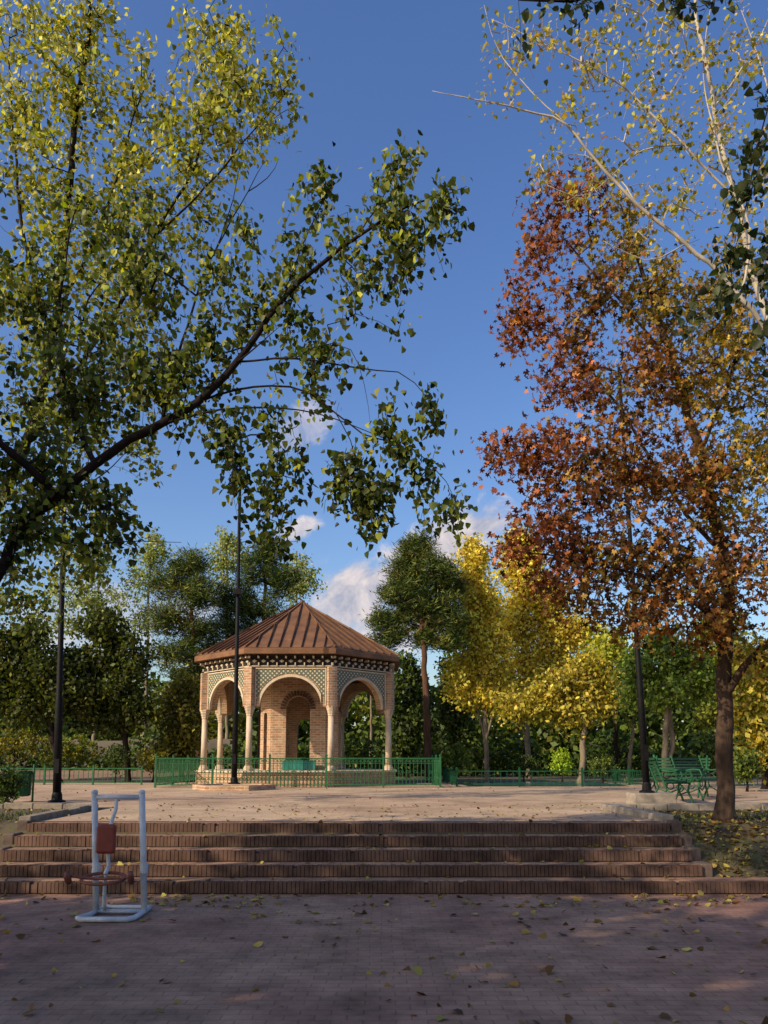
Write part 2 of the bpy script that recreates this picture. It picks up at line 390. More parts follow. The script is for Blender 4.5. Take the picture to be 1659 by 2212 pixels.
# ---------------------------------------------------------------- pavilion
PX,PY=-3.12,29.3; R=3.55
pv=empty('pavilion',(PX,PY,DECK),0,'octagonal brick pavilion with arched openings and brown metal pyramid roof','pavilion')
C=Vector((PX,PY,0))
def ov(r,i,z): a=math.radians(-90-22.5+45*i); return C+Vector((r*math.cos(a),r*math.sin(a),z))
A0=math.radians(22.5)
mb=MB(); mb.lathe(C,[(3.82,DECK),(3.82,1.18)],8,A0); pod=mb.build('podium',M['brick'],pv)
mb=MB(); mb.lathe(C,[(3.88,1.182),(3.88,1.25)],8,A0); mb.build('coping',M['cream'],pod,bevel=.01)
ZS=3.38; AR=1.04; FW=2*R*math.sin(PI/8)
for i in range(8):
    a=ov(R,i,0)
    mb=MB(); mb.lathe((a.x,a.y,0),[(.115,1.42),(.108,2.2),(.1,3.06)],14); c=mb.build('column',M['stone'],pv,smooth=True)
    mb=MB(); mb.lathe((a.x,a.y,0),[(.18,1.253),(.18,1.33),(.15,1.36),(.15,1.39),(.12,1.42)],14); mb.build('column_base',M['stone'],c)
    mb=MB(); mb.lathe((a.x,a.y,0),[(.105,3.06),(.12,3.09),(.11,3.12),(.135,3.18),(.13,3.2),(.165,3.28),(.16,3.3),(.185,3.34),(.185,3.378)],8,A0); mb.build('capital',M['stone'],c)
def arch_panel(i,off,th,r,umax,z0,z1,name,mat,parent,ring=None,ns=28):
    A=ov(R,i,0);Bv=ov(R,(i+1)%8,0); m=(A+Bv)/2; u=(Bv-A).normalized(); n=(m-C).normalized(); n.z=0
    def h(x):
        if abs(x)>=r: return z0
        return ZS+math.sqrt(r*r-x*x)*.97
    X=sorted(set([-umax,umax]+[-r*math.cos(PI*k/ns) for k in range(ns+1)]))
    X=[x for x in X if abs(x)<=umax+1e-6]
    mb=MB()
    def pt(x,z,d): q=m+u*x+n*(off-d); return Vector((q.x,q.y,z))
    for x0,x1 in zip(X,X[1:]):
        ha,hb=h(x0),h(x1)
        if ring: ta,tb_=[ZS+math.sqrt(max(0,(r+ring)**2-x*x))*.97 for x in (x0,x1)]
        else: ta=tb_=z1
        if ring and (abs(x0)>r+1e-6 or abs(x1)>r+1e-6): continue
        vs=[pt(x0,ha,0),pt(x1,hb,0),pt(x1,tb_,0),pt(x0,ta,0),pt(x0,ha,th),pt(x1,hb,th),pt(x1,tb_,th),pt(x0,ta,th)]
        mb.add(vs,[(0,1,2,3),(5,4,7,6),(4,5,1,0),(3,2,6,7)])
    return mb.build(name,M[mat],parent)
for i in range(8):
    w=arch_panel(i,.0,.3,AR,FW/2,ZS,4.70,'arch_wall','brick',pv)
    arch_panel(i,.022,.02,AR+.11,FW/2-.2,ZS+.04,4.63,'tile_panel','tile',w)
    arch_panel(i,.05,.1,AR-.02,AR-.02,ZS,4.7,'arch_trim','cream',w,ring=.08)
    A=ov(R,i,0);Bv=ov(R,(i+1)%8,0); m=(A+Bv)/2; u=(Bv-A).normalized(); n=(m-C).normalized()
    fb=MB()
    for sgn in(-1,1):
        q=m+u*sgn*(FW/2-.185)+n*.02; fb.bar((q.x,q.y,ZS+.02),(q.x,q.y,4.64),.035,.05)
    a=m+u*(-(FW/2-.17))+n*.02;b=m+u*(FW/2-.17)+n*.02; fb.bar((a.x,a.y,4.655),(b.x,b.y,4.655),.05,.035)
    fb.build('panel_frame',M['cream'],w)
for i in range(8):
    mb=MB(); a=ov(R,i,0); ang=math.radians(-90-22.5+45*i); mb.box((a.x,a.y,(ZS+4.70)/2),(.34,.30,4.70-ZS-.006),ang)
    mb.build('corner_pier',M['brickred'],pv)
mb=MB(); mb.lathe(C,[(3.60,4.705),(3.60,5.04),(3.78,5.07),(3.78,5.10)],8,A0); cor=mb.build('cornice',M['darkwood'],pv)
for i in range(8):
    mb=MB(); br=MB()
    A=ov(3.6,i,0);Bv=ov(3.6,(i+1)%8,0);u=(Bv-A).normalized();n=((A+Bv)/2-C).normalized();L=(Bv-A).length
    k=9
    for j in range(k):
        q=A+u*(L*(j+.5)/k)+n*.004+Vector((0,0,4.90)); s=.055
        mb.add([q-u*s*1.5,q-Vector((0,0,s)),q+u*s*1.5,q+Vector((0,0,s)),q+n*.01],[(0,1,4),(1,2,4),(2,3,4),(3,0,4)])
    a=A+n*.012;b=Bv+n*.012; mb.bar((a.x,a.y,4.73),(b.x,b.y,4.73),.03,.03)
    for j in range(k+1):
        q=A+u*(L*j/k)+n*.09; br.box((q.x,q.y,5.02),(.05,.18,.07),math.atan2(u.y,u.x)); br.box((q.x-n.x*.05,q.y-n.y*.05,4.80),(.035,.07,.09),math.atan2(u.y,u.x))
    mb.build('diamond_frieze',M['cream'],cor); br.build('brackets',M['cream'],cor)
RE=3.98; AP=7.58
mb=MB(); mb.lathe(C,[(RE-.02,5.105),(RE,5.11),(RE,5.28),(RE-.08,5.32)],8,A0)
rf0=MB()
rf0.v=[ov(RE-.06,i,5.322) for i in range(8)]+[ov(1.9,i,5.322+(AP-5.322)*.5) for i in range(8)]+[C+Vector((0,0,AP))]
for i in range(8): j=(i+1)%8; rf0.f+=[(i,j,8+j,8+i),(8+i,8+j,16)]
rf=rf0.build('roof',M['roof'],pv)
mb.build('fascia',M['roof'],rf)
sm=MB(); cap=MB()
for i in range(8):
    A=ov(RE-.05,i,5.33);Bv=ov(RE-.05,(i+1)%8,5.33);T=C+Vector((0,0,AP+.01)); mdl=(A+Bv)/2;W=(Bv-A).length/2
    u=(Bv-A).normalized()
    for s in np.linspace(-1,1,9)[1:-1]:
        a=mdl+u*(W*s); b=a+(T-mdl)*(1-abs(s))*.985
        sm.bar(a+Vector((0,0,.02)),b+Vector((0,0,.02)),.022,.06)
    cap.bar(A+Vector((0,0,.02)),T,.05,.05)
sm.build('seams',M['seam'],rf); cap.build('ridge_caps',M['roof'],rf)
mb=MB(); mb.lathe(C,[(.12,AP-.06),(.09,AP+.04),(.02,AP+.1)],8); mb.build('finial',M['seam'],rf)
mb=MB(); mb.lathe(C,[(3.3,5.04),(3.3,5.06)],8,A0); mb.build('ceiling',M['darkwood'],pv)
def wallarch(mb,ca,cb,hw,zs,z0,z1,th=.28,ns=16):
    u=(cb-ca).normalized(); L=(cb-ca).length/2; m=(ca+cb)/2; n=Vector((u.y,-u.x,0))
    X=[-L]+[-hw*math.cos(PI*k/ns) for k in range(ns+1)]+[L]
    def pt(x,z,d): q=m+u*x-n*d; return Vector((q.x,q.y,z))
    for i,(x0,x1) in enumerate(zip(X,X[1:])):
        solid=(i==0 or i==len(X)-2)
        ha=z0 if solid else zs+math.sqrt(max(0,hw*hw-x0*x0)); hb=z0 if solid else zs+math.sqrt(max(0,hw*hw-x1*x1))
        vs=[pt(x0,ha,0),pt(x1,hb,0),pt(x1,z1,0),pt(x0,z1,0),pt(x0,ha,th),pt(x1,hb,th),pt(x1,z1,th),pt(x0,z1,th)]
        fs=[(0,1,2,3),(5,4,7,6),(4,5,1,0)]
        if solid: fs+=[(4,0,3,7),(1,5,6,2)]
        mb.add(vs,fs)
hf,ch=.98,.42; o_=hf+ch
cpts=[(-hf,-o_),(hf,-o_),(o_,-hf),(o_,hf),(hf,o_),(-hf,o_),(-o_,hf),(-o_,-hf)]
cpts=[Vector((PX+x*1.0+.05,PY+y,0)) for x,y in cpts]
mb=MB()
for i in range(0,8,2): wallarch(mb,cpts[i],cpts[i+1],.43 if i!=4 else .3,3.45 if i!=4 else 2.9,1.252,5.03)  # rear doorway made smaller and lower to darken the room inside
for i in range(1,8,2): wallarch(mb,cpts[i],cpts[(i+1)%8],.1,3.2,1.252,5.03)
core=mb.build('inner_brick_room',M['brickred'],pv)
for i in range(0,8,2):
    if i==4: continue
    mt=MB()
    ca,cb=cpts[i],cpts[i+1]; u=(cb-ca).normalized(); n=Vector((u.y,-u.x,0)); m=(ca+cb)/2
    for k in range(17):
        a=PI*k/16; q=m+u*(.53*math.cos(a))+n*.015
        R3=Matrix((u*math.cos(a)+Vector((0,0,math.sin(a))),n,-u*math.sin(a)+Vector((0,0,math.cos(a))))).transposed()
        mt.box((q.x,q.y,3.45+.53*math.sin(a)),(.18,.05,.075),mat=R3)
    mt.build('doorway_arch',M['riserbrick'],core)
mb=MB(); c=(PX+.15,PY-1.75)
mb.box((c[0],c[1],1.252+.17),(1.15,.34,.34)); o=mb.build('counter',M['teal'],None,loc=(c[0],c[1],1.252),bevel=.01)
tag(o,'low teal tiled counter in front of the middle doorway of the pavilion','counter')
def railing(name,label,pts,h,mat,z0=DECK,secL=1.9,pitch=.13,group=None,orn=True,cat='railing'):
    root=empty(name,(*pts[0],z0),0,label,cat,group)
    for a,b in zip(pts,pts[1:]):
        a=Vector((*a,z0));b=Vector((*b,z0));d=b-a;n=max(1,round(d.length/secL));u=d.normalized()
        for i in range(n):
            p=a+d*(i/n);q=a+d*((i+1)/n); mb=MB(); Z=lambda v,z:Vector((v.x,v.y,z0+z))
            mb.bar(Z(p,h-.04),Z(q,h-.04),.045,.035); mb.bar(Z(p,.09),Z(q,.09),.04,.03)
            if orn: mb.bar(Z(p,h-.2),Z(q,h-.2),.02,.016)
            L=(q-p).length;k=max(2,int(L/pitch))
            for j in range(1,k):
                w=p+u*(L*j/k); mb.bar(Z(w,.09),Z(w,h-.05),.018,.018)
                if orn:
                    w2=w+u*(L/k/2); rr=.042
                    for zc in (.28,h-.12,.5):
                        if zc==.5 and j%2: continue
                        pts2=[Vector((w2.x,w2.y,z0+zc))+u*(rr*math.cos(t*PI/4))+Vector((0,0,rr*math.sin(t*PI/4))) for t in range(9)]
                        mb.tube(pts2,.009,4,cap=False)
            mb.build('rail_panel',M[mat],root)
            mb=MB(); mb.box((p.x,p.y,z0+(h+.04)/2),(.06,.06,h+.04)); mb.lathe((p.x,p.y,z0+h+.04),[(.04,0),(.045,.02),(.0,.06)],6); mb.build('post',M[mat],root)
        mb=MB(); mb.box((b.x,b.y,z0+(h+.04)/2),(.055,.055,h+.036)); mb.build('post',M[mat],root)
    return root
railing('railing','green wrought iron railing enclosing the octagonal pavilion',[(-7.3,33.4),(-7.3,25.2),(1.8,25.2),(1.8,33.4)],.97,'green',pitch=.115)
railing('railing','low green railing in the distance left of the pavilion',[(-15.5,28),(-8.6,28)],.62,'green',orn=False,pitch=.16)
railing('railing','low dark green railing around the pool right of the pavilion',[(2.4,32),(2.4,26),(8.6,26),(8.6,31)],.55,'greend',orn=False,pitch=.2)
railing('railing','low green railing behind the benches at the right edge',[(10.6,25),(15.5,25)],.6,'greend',orn=False,pitch=.2)
mb=MB(); mb.add([(2.8,26.6,DECK+.02),(8.3,26.6,DECK+.02),(8.3,31.5,DECK+.02),(2.8,31.5,DECK+.02)],[(0,1,2,3)]); tag(mb.build('pool_water',M['water']),kind='structure')
# ---------------------------------------------------------------- lamp posts
def lamp(x,y,z0,h,r,label,flood=None,lean=(0,0)):
    root=empty('lamp_post',(x,y,z0),0,label,'lamp post'); top=Vector((x+lean[0],y+lean[1],z0+h)); b=Vector((x,y,z0))
    mb=MB(); mb.tube([b,b.lerp(top,.25),b.lerp(top,.26),top],[r,r*.92,r*.75,r*.45],12); mb.build('pole',M['black'],root,smooth=True)
    mb=MB(); mb.lathe((x,y,z0),[(r*2.1,0),(r*2.1,.03),(r*1.3,.05),(r*1.2,.16),(r*1.02,.2)],12); mb.build('base_flange',M['black'],root)
    a=b.lerp(top,.985); mb=MB()
    for s in(-1,1): mb.tube([a,a+Vector((s*.3,0,.12)),a+Vector((s*.7,0,.12))],.025,6)
    mb.build('arm',M['black'],root)
    for s in(-1,1):
        m2=MB(); m2.lathe(a+Vector((s*.72,0,.05)),[(.05,.1),(.22,.05),(.24,.0),(.1,-.04)],10); m2.build('lamp_head',M['black'],root)
    if flood:
        q=b.lerp(top,(flood-z0)/h); m3=MB(); m3.box(q+Vector((.0,-.12,0)),(.24,.14,.18)); m3.bar(q+Vector((-.1,0,-.2)),q+Vector((.1,0,-.2)),.04,.04); m3.build('floodlight',M['black'],root,bevel=.01)
    m4=MB(); m4.box((x,y-r-.01,z0+.75),(r*1.1,.02,.3)); m4.build('hatch',M['black'],root)
    return root
xc=(507-829.5)/1700*23.7
q=P(513,1280,23.7)
lamp(xc,23.7,DECK+.16,11.0,.088,'tall thin black lamp post rising from a brick planter in front of the pavilion',flood=q.z,lean=(-.04,0))
mb=MB(); mb.lathe((xc,23.7,DECK),[(1.25,0),(1.25,.15),(1.1,.15),(1.1,.11)],6,0); o=mb.build('planter',M['brickred'],None,loc=(xc,23.7,DECK)); tag(o,'low hexagonal brick planter around the foot of the middle lamp post','planter')
lx=(1398-829.5)/1687*14.75
lamp(lx,14.95,DECK+.26,8.5,.068,'black lamp post on a concrete block beside the green benches',lean=(-.22,0))
mb=MB(); mb.box((lx+.05,14.9,DECK+.13),(.78,.56,.26)); o=mb.build('lamp_plinth',M['block'],None,loc=(lx+.05,14.9,DECK),bevel=.02); tag(o,'square concrete block under the right lamp post','plinth')
lamp((128-829.5)/1687*16.5,16.6,DECK,8.6,.085,'black lamp post at left beside the green litter bin',lean=(-.22,0))
# ---------------------------------------------------------------- benches
def bench(label,loc,rz,base=None):
    if base is not None:
        o=copy_tree(base); o.location=loc; o.rotation_euler=(0,0,rz); o['label']=label; return o
    root=empty('park_bench',(0,0,0),0,label,'bench','green park benches by the right lamp post')
    L=1.4
    m=MB()
    for k in range(5): m.box((0,-.22+.1*k,.44),(L,.075,.03))
    m.build('seat',M['greend'],root,bevel=.006)
    m=MB()
    for k in range(6):
        z=.52+.075*k; y=.27+.03*k; m.box((0,y,z),(L,.022,.05))
    m.build('backrest',M['greend'],root,bevel=.005)
    for s in(-1,1):
        x=s*(L/2-.08); m=MB()
        m.tube([(x,-.3,0),(x,-.27,.1),(x,-.2,.25),(x,-.24,.41)],.022,6); m.tube([(x,.34,0),(x,.3,.12),(x,.2,.28),(x,.24,.42),(x,.31,.6),(x,.42,.98)],.022,6)
        m.tube([(x,-.26,.42),(x,.24,.42)],.02,6); m.tube([(x,-.24,.42),(x,-.3,.55),(x,-.25,.66),(x,-.1,.67),(x,.12,.64),(x,.3,.66)],.02,6)
        m.tube([(x,-.2,.25),(x,0,.17),(x,.2,.28)],.016,6)
        m.tube([(x,-.05+.07*math.cos(t*.6),.32+.07*math.sin(t*.6)) for t in range(11)],.012,5); m.tube([(x,.02+.07*math.cos(t*.6),.55+.07*math.sin(t*.6)) for t in range(11)],.012,5)
        m.build('end_frame',M['green'],root,smooth=True)
    root.location=loc; root.rotation_euler=(0,0,rz); return root
b0=bench('green slatted park bench nearest the lamp post, its back toward the trees',((1458-829.5)/1700*19,19,DECK),math.radians(-42))
bench('green slatted park bench closest to the large orange tree trunk',((1518-829.5)/1700*17.8,17.8,DECK),math.radians(40),b0)
bench('green park bench seen end on just behind the concrete lamp block',((1450-829.5)/1700*16.3,16.3,DECK),math.radians(78),b0)
# ---------------------------------------------------------------- bin
bx,by=(48-829.5)/1687*16.5,16.6
root=empty('litter_bin',(bx,by,DECK),0,'green metal litter bin on two posts beside the left lamp post','litter bin')
m=MB(); m.lathe((bx,by,DECK),[(.17,.12),(.21,.14),(.23,.62),(.24,.62),(.24,.65),(.2,.65),(.19,.2)],16,cap=True); m.build('bucket',M['green'],root,smooth=False)
for s in(-1,1):
    m=MB(); m.tube([(bx+s*.27,by,DECK),(bx+s*.27,by,DECK+.78)],.022,8); m.build('post',M['green'],root,smooth=True)
m=MB(); m.tube([(bx-.27,by,DECK+.6),(bx+.27,by,DECK+.6)],.014,6); m.build('pivot_bar',M['green'],root)
# ---------------------------------------------------------------- exercise machine
EY=8.43; xl,xr=-3.06,-2.555; xm=(xl+xr)/2-.06; DB=.045; DT=-.025
root=empty('exercise_machine',(xm,EY,0),0,'white tubular outdoor exercise machine with red pad standing before the steps','exercise machine')
for x in(xl,xr):
    m=MB(); m.tube([(x+DB,EY,.03),(x+DT,EY,1.25)],.032,14); p_=m.build('upright',M['white'],root,smooth=True)
    m=MB(); m.lathe((x+DT,EY,1.25),[(.035,0),(.035,.02),(.022,.035)],12); m.build('cap',M['white'],p_)
    m=MB(); m.lathe((x+DB*.6,EY,.42),[(.045,0),(.045,.1)],12); m.build('collar',M['white'],p_)
m=MB(); m.tube([(xl+DT,EY,1.21),(xr+DT,EY,1.21)],.027,12); m.build('top_bar',M['white'],root,smooth=True)
m=MB()
lp=[(xl+DB,EY+.22,.03),(xl+DB,EY-.2,.03),(xl-.01,EY-.36,.03),(xl+.04,EY-.42,.03),(xr,EY-.42,.03),(xr+.05,EY-.34,.03),(xr+DB,EY+.22,.03),(xl+DB,EY+.22,.03)]
m.tube(lp,.027,10); m.tube([(xl+DB,EY,.03),(xr+DB,EY,.03)],.024,10); m.build('base_frame',M['white'],root,smooth=True)
m=MB(); m.tube([(xm+.02,EY,1.20),(xm+.02,EY-.01,1.08),(xm+.0,EY-.06,.97),(xm-.01,EY-.1,.85),(xm-.01,EY-.12,.7),(xm-.0,EY-.1,.5),(xm-.04,EY-.08,.38),(xm-.05,EY-.05,.12),(xm-.05,EY-.02,.05)],.019,10); m.tube([(xm,EY-.1,.5),(xm,EY-.2,.44)],.02,8)
m.build('swing_arm',M['white'],root,smooth=True)
m=MB(); m.box((xm-.01,EY-.18,.79),(.20,.06,.30)); o=m.build('backrest_pad',M['red'],root); bv=o.modifiers.new('b','BEVEL'); bv.width=.05; bv.segments=4
m=MB(); m.box((xm-.01,EY-.142,.79),(.12,.03,.2)); m.build('pad_bracket',M['black'],root)
m=MB(); cx_=xm-.0; cy_=EY-.24
m.tube([(cx_+.22*math.cos(t*PI/12),cy_+.16*math.sin(t*PI/12),.40+.035*math.sin(t*PI/12)) for t in range(25)],.017,8)
m.tube([(cx_-.36,cy_-.02,.43),(cx_-.27,cy_-.04,.425),(cx_-.2,cy_,.405),(cx_,cy_+.02,.395),(cx_+.2,cy_,.405),(cx_+.3,cy_-.04,.425)],.016,8)
hb=m.build('handlebar',M['dred'],root,smooth=True)
for t in(-1,1):
    gx=cx_+(-.35 if t<0 else .29)
    m=MB(); m.tube([(gx,cy_,.36),(gx,cy_-.05,.42),(gx+.005,cy_-.08,.47)],[.03,.037,.028],10); m.build('grip',M['dred'],hb,smooth=True)
# ---------------------------------------------------------------- distance: wall, bank
m=MB()
for i in range(12):
    x=-34+2.1*i; m.box((x+1.05,46,DECK+1.0+.05*(i%2)),(2.08,.25,2.0+.1*(i%2)))
tag(m.build('boundary_wall',M['wallbeige'],None,loc=(-34,46,DECK)),'distant beige rendered boundary wall seen between the trees at left','wall')
m=MB(); m.add([(-40,36,.72),(-9.5,36,.72),(-9.5,41,.85),(-40,41,.9),(-9.5,45,1.2),(-40,45,1.4)],[(0,1,2,3),(3,2,4,5)]); tag(m.build('earth_bank',M['earth']),kind='structure')
# ---------------------------------------------------------------- TREES
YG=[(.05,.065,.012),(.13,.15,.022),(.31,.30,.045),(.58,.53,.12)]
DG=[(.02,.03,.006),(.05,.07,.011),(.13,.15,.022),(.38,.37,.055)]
p=P
A_l=[([(-5.0,7.4,-.02),(-4.7,7.35,1.3),(-4.1,7.1,2.4),p(0,1250,7),p(45,1150,7),p(110,1080,7),p(190,1010,7),p(270,960,7),p(350,915,6.9),p(430,860,6.9),p(500,795,6.8),p(560,720,6.8),p(620,640,6.7),p(700,565,6.7),p(790,500,6.6),p(880,445,6.6),p(950,425,6.6),p(1005,405,6.5)],.078,.002),
([p(500,795,6.8),p(560,775,6.7),p(640,776,6.6),p(720,790,6.6),p(800,800,6.5),p(870,806,6.5),p(920,850,6.4),p(935,905,6.4)],.010,.0015),
([p(430,860,6.9),p(520,838,6.9),p(600,832,6.8),p(670,852,6.8),p(740,905,6.7),p(800,950,6.6),p(870,960,6.6),p(930,1005,6.5),p(975,1060,6.5),p(985,1120,6.5)],.011,.0015),
([p(350,915,6.9),p(470,888,6.8),p(590,880,6.7),p(690,896,6.6),p(770,925,6.5),p(850,960,6.5)],.011,.002),
([p(350,915,6.9),p(375,800,7.2),p(415,660,7.4),p(470,530,7.5),p(530,420,7.5),p(572,350,7.5)],.017,.002),
([p(190,1010,7),p(150,880,7.4),p(130,720,7.6),p(140,560,7.8),p(170,420,8)],.03,.004),
([p(110,1080,7),p(40,1000,6.6),p(-60,880,6.4),p(-160,700,6.4)],.04,.006),
([p(620,640,6.7),p(640,560,6.8),p(690,450,6.8),p(720,390,6.8)],.008,.002),
([p(790,500,6.6),p(830,420,6.7),p(870,330,6.7)],.007,.002),
([p(500,795,6.8),p(560,740,6.5),p(605,705,6.5)],.010,.002),
([p(45,1150,7),p(160,1178,7),p(270,1172,6.9),p(392,1170,6.9)],.009,.002),
([p(470,530,7.5),p(500,440,7.5),p(520,350,7.5)],.007,.0015),([p(530,420,7.5),p(585,380,7.5),p(603,345,7.5)],.006,.0015),
([p(640,776,6.6),p(700,745,6.6),p(760,760,6.5),p(790,840,6.4),p(800,920,6.4)],.005,.001),
([p(590,880,6.7),p(600,960,6.7),p(598,1060,6.7),p(604,1170,6.7)],.005,.001),
([p(470,888,6.8),p(500,960,6.8),p(505,1060,6.8),p(515,1120,6.8)],.005,.001),
([p(740,905,6.7),p(760,960,6.6),p(780,1040,6.6),p(800,1120,6.6)],.005,.001)]
bl=[(490,940,7,50,60,13),(510,1040,7,46,34,11),(600,1050,6.8,40,80,19),(600,1160,6.8,16,22,4),(640,960,6.8,45,50,8),(740,990,6.6,58,46,18),(810,1060,6.5,48,50,19),(860,960,6.5,60,30,12),(905,1030,6.4,40,34,9),(980,1090,6.4,20,28,7),(930,890,6.4,22,46,8),(840,860,6.5,34,30,4),(765,800,6.6,40,30,5),(700,745,6.8,60,50,10),(790,600,6.6,65,48,17),(880,520,6.6,58,45,18),(830,430,6.6,62,50,18),(870,345,6.7,46,42,13),(960,440,6.5,48,34,14),(690,400,6.8,46,44,12),(740,500,6.7,55,45,11),(640,560,6.8,70,60,16),(650,690,6.8,60,60,10),(540,650,7,75,75,22),(450,720,7,75,75,28),(470,560,7.4,65,65,18),(540,480,7.5,55,55,7),(400,830,7,70,60,22),(320,800,7.1,90,110,42),(160,800,7.4,140,170,86),(300,620,7.7,120,120,54),(80,1000,7,110,90,40),(50,1150,7,60,60,16),(210,1060,7,90,60,24),(270,1110,7,50,40,10),(60,620,7.8,110,130,50),(560,900,6.8,60,40,8),(-120,850,6.4,150,260,80),(-150,500,6.6,160,250,80),(200,460,8,140,90,34),(330,480,7.9,80,70,18)]
blobs=[B(a,b,c,d,e,n) for a,b,c,d,e,n in bl]
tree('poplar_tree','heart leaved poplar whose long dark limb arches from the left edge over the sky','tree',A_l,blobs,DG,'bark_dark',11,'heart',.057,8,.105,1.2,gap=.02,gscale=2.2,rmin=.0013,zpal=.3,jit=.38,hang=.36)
B_l=[([Vector((-9.6,14.8,.7)),p(-160,1400,14.6),p(-60,1200,14.6),p(40,1000,14.6),p(100,800,14.4),p(130,600,14.2),p(160,300,14),p(190,60,14),p(200,-120,14)],.13,.02),
([p(60,950,14.6),p(220,720,13.8),p(330,520,13.6),p(430,330,13.5),p(480,180,13.5),p(490,80,13.5)],.05,.007),
([p(100,800,14),p(60,560,14.4),p(30,300,14.5),p(20,60,14.5)],.045,.008),
([p(330,520,13.6),p(450,400,13.4),p(550,280,13.3),p(620,200,13.3)],.022,.004),
([p(0,1080,14.6),p(120,1060,14.2),p(200,1040,14),p(270,980,14)],.025,.006),
([p(130,700,14),p(230,450,14),p(290,250,14),p(330,150,14)],.035,.006)]
bl=[(90,60,14,120,90,96),(220,60,14,70,60,38),(60,220,14.3,120,110,100),(200,220,14,110,90,86),(330,210,13.8,80,70,44),(440,120,13.5,70,50,40),(500,90,13.5,45,45,24),(530,160,13.4,75,50,46),(610,180,13.3,45,34,24),(480,240,13.4,85,60,54),(570,265,13.3,42,32,20),(400,330,13.6,100,70,52),(480,340,13.4,50,40,14),(280,380,14,120,80,72),(100,400,14.2,130,100,90),(350,470,13.7,95,60,42),(430,430,13.6,70,50,22),(180,560,14,150,100,86),(60,700,14.2,100,130,76),(250,700,14,120,100,60),(130,900,14,130,120,90),(280,960,13.9,60,80,26),(240,1100,14,60,60,28),(70,1120,14.2,90,90,70),(150,1230,14.3,80,60,40),(40,1290,14.5,70,70,46)]
blobs=[B(a,b,c,d,e,n,ry=1.5) for a,b,c,d,e,n in bl]
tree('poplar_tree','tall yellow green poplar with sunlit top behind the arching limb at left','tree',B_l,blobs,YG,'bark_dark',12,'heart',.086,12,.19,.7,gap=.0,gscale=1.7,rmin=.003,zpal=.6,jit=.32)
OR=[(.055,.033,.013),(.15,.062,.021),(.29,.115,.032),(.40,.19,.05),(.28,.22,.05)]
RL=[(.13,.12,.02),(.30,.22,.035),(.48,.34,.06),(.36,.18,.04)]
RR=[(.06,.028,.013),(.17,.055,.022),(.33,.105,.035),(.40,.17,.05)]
C_l=[([Vector((5.05,11.8,.68)),p(1566,1620,11.8),p(1566,1480,11.8),p(1572,1360,11.7),p(1560,1200,11.5),p(1510,980,11.4),p(1450,780,11.3),p(1390,600,11.3),p(1340,440,11.3)],.132,.010),
([p(1570,1520,11.8),p(1600,1455,11.6),p(1650,1400,11.4),p(1720,1330,11.4),p(1760,1200,11.4)],.065,.02),
([p(1566,1400,11.6),p(1540,1340,11.2),p(1490,1240,10.9),p(1400,1130,10.7),p(1280,1050,10.6),p(1150,990,10.5),p(1060,975,10.5)],.04,.004),
([p(1560,1200,11.5),p(1470,1090,11.8),p(1350,900,12),p(1240,760,12),p(1120,680,12)],.035,.004),
([p(1510,980,11.4),p(1580,800,11.2),p(1620,600,11.2)],.035,.006),
([p(1450,780,11.3),p(1330,640,11.2),p(1220,520,11.2),p(1160,440,11.2)],.025,.004),
([p(1540,1330,11.2),p(1430,1260,11),p(1300,1220,10.8),p(1180,1200,10.7),p(1090,1190,10.7)],.03,.004)]
bl=[(1240,450,11.2,75,60,30,2),(1170,500,11.2,50,70,20,2),(1330,520,11.3,85,80,44,1),(1150,560,11.3,45,45,16,2),(1140,700,11.8,58,55,26,2),(1110,680,12,36,34,12,2),(1280,660,11.5,110,85,64,0),(1430,640,11.3,100,90,64,1),(1560,640,11.3,90,100,54,1),(1220,830,11.6,85,70,40,2),(1380,820,11.4,120,90,84,0),(1540,800,11.2,110,120,84,1),(1095,985,10.5,62,28,22,2),(1200,980,10.6,80,60,38,2),(1320,990,10.9,110,80,74,0),(1460,1020,11,110,100,90,0),(1600,1040,11.2,100,120,84,1),(1110,1190,10.7,48,32,16,2),(1210,1160,10.8,80,60,38,2),(1330,1190,11,110,80,78,0),(1470,1220,11,110,90,84,0),(1610,1240,11.3,90,110,68,0),(1260,1300,11,80,45,32,0),(1390,1330,11,100,50,48,0),(1530,1350,11.4,80,50,38,0),(1180,1260,10.9,55,35,15,2),(1700,900,11.3,100,250,100,1),(1240,1090,10.8,80,45,30,0),(1160,1070,10.6,50,35,13,2),(1660,1420,11.3,60,60,28,1)]
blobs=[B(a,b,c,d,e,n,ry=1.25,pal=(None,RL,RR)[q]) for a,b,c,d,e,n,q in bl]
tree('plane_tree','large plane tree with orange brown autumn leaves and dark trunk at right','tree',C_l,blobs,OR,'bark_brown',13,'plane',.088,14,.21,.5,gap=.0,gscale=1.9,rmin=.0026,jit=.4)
Dp=[(.16,.17,.03),(.32,.30,.05),(.5,.42,.08),(.45,.28,.06)]
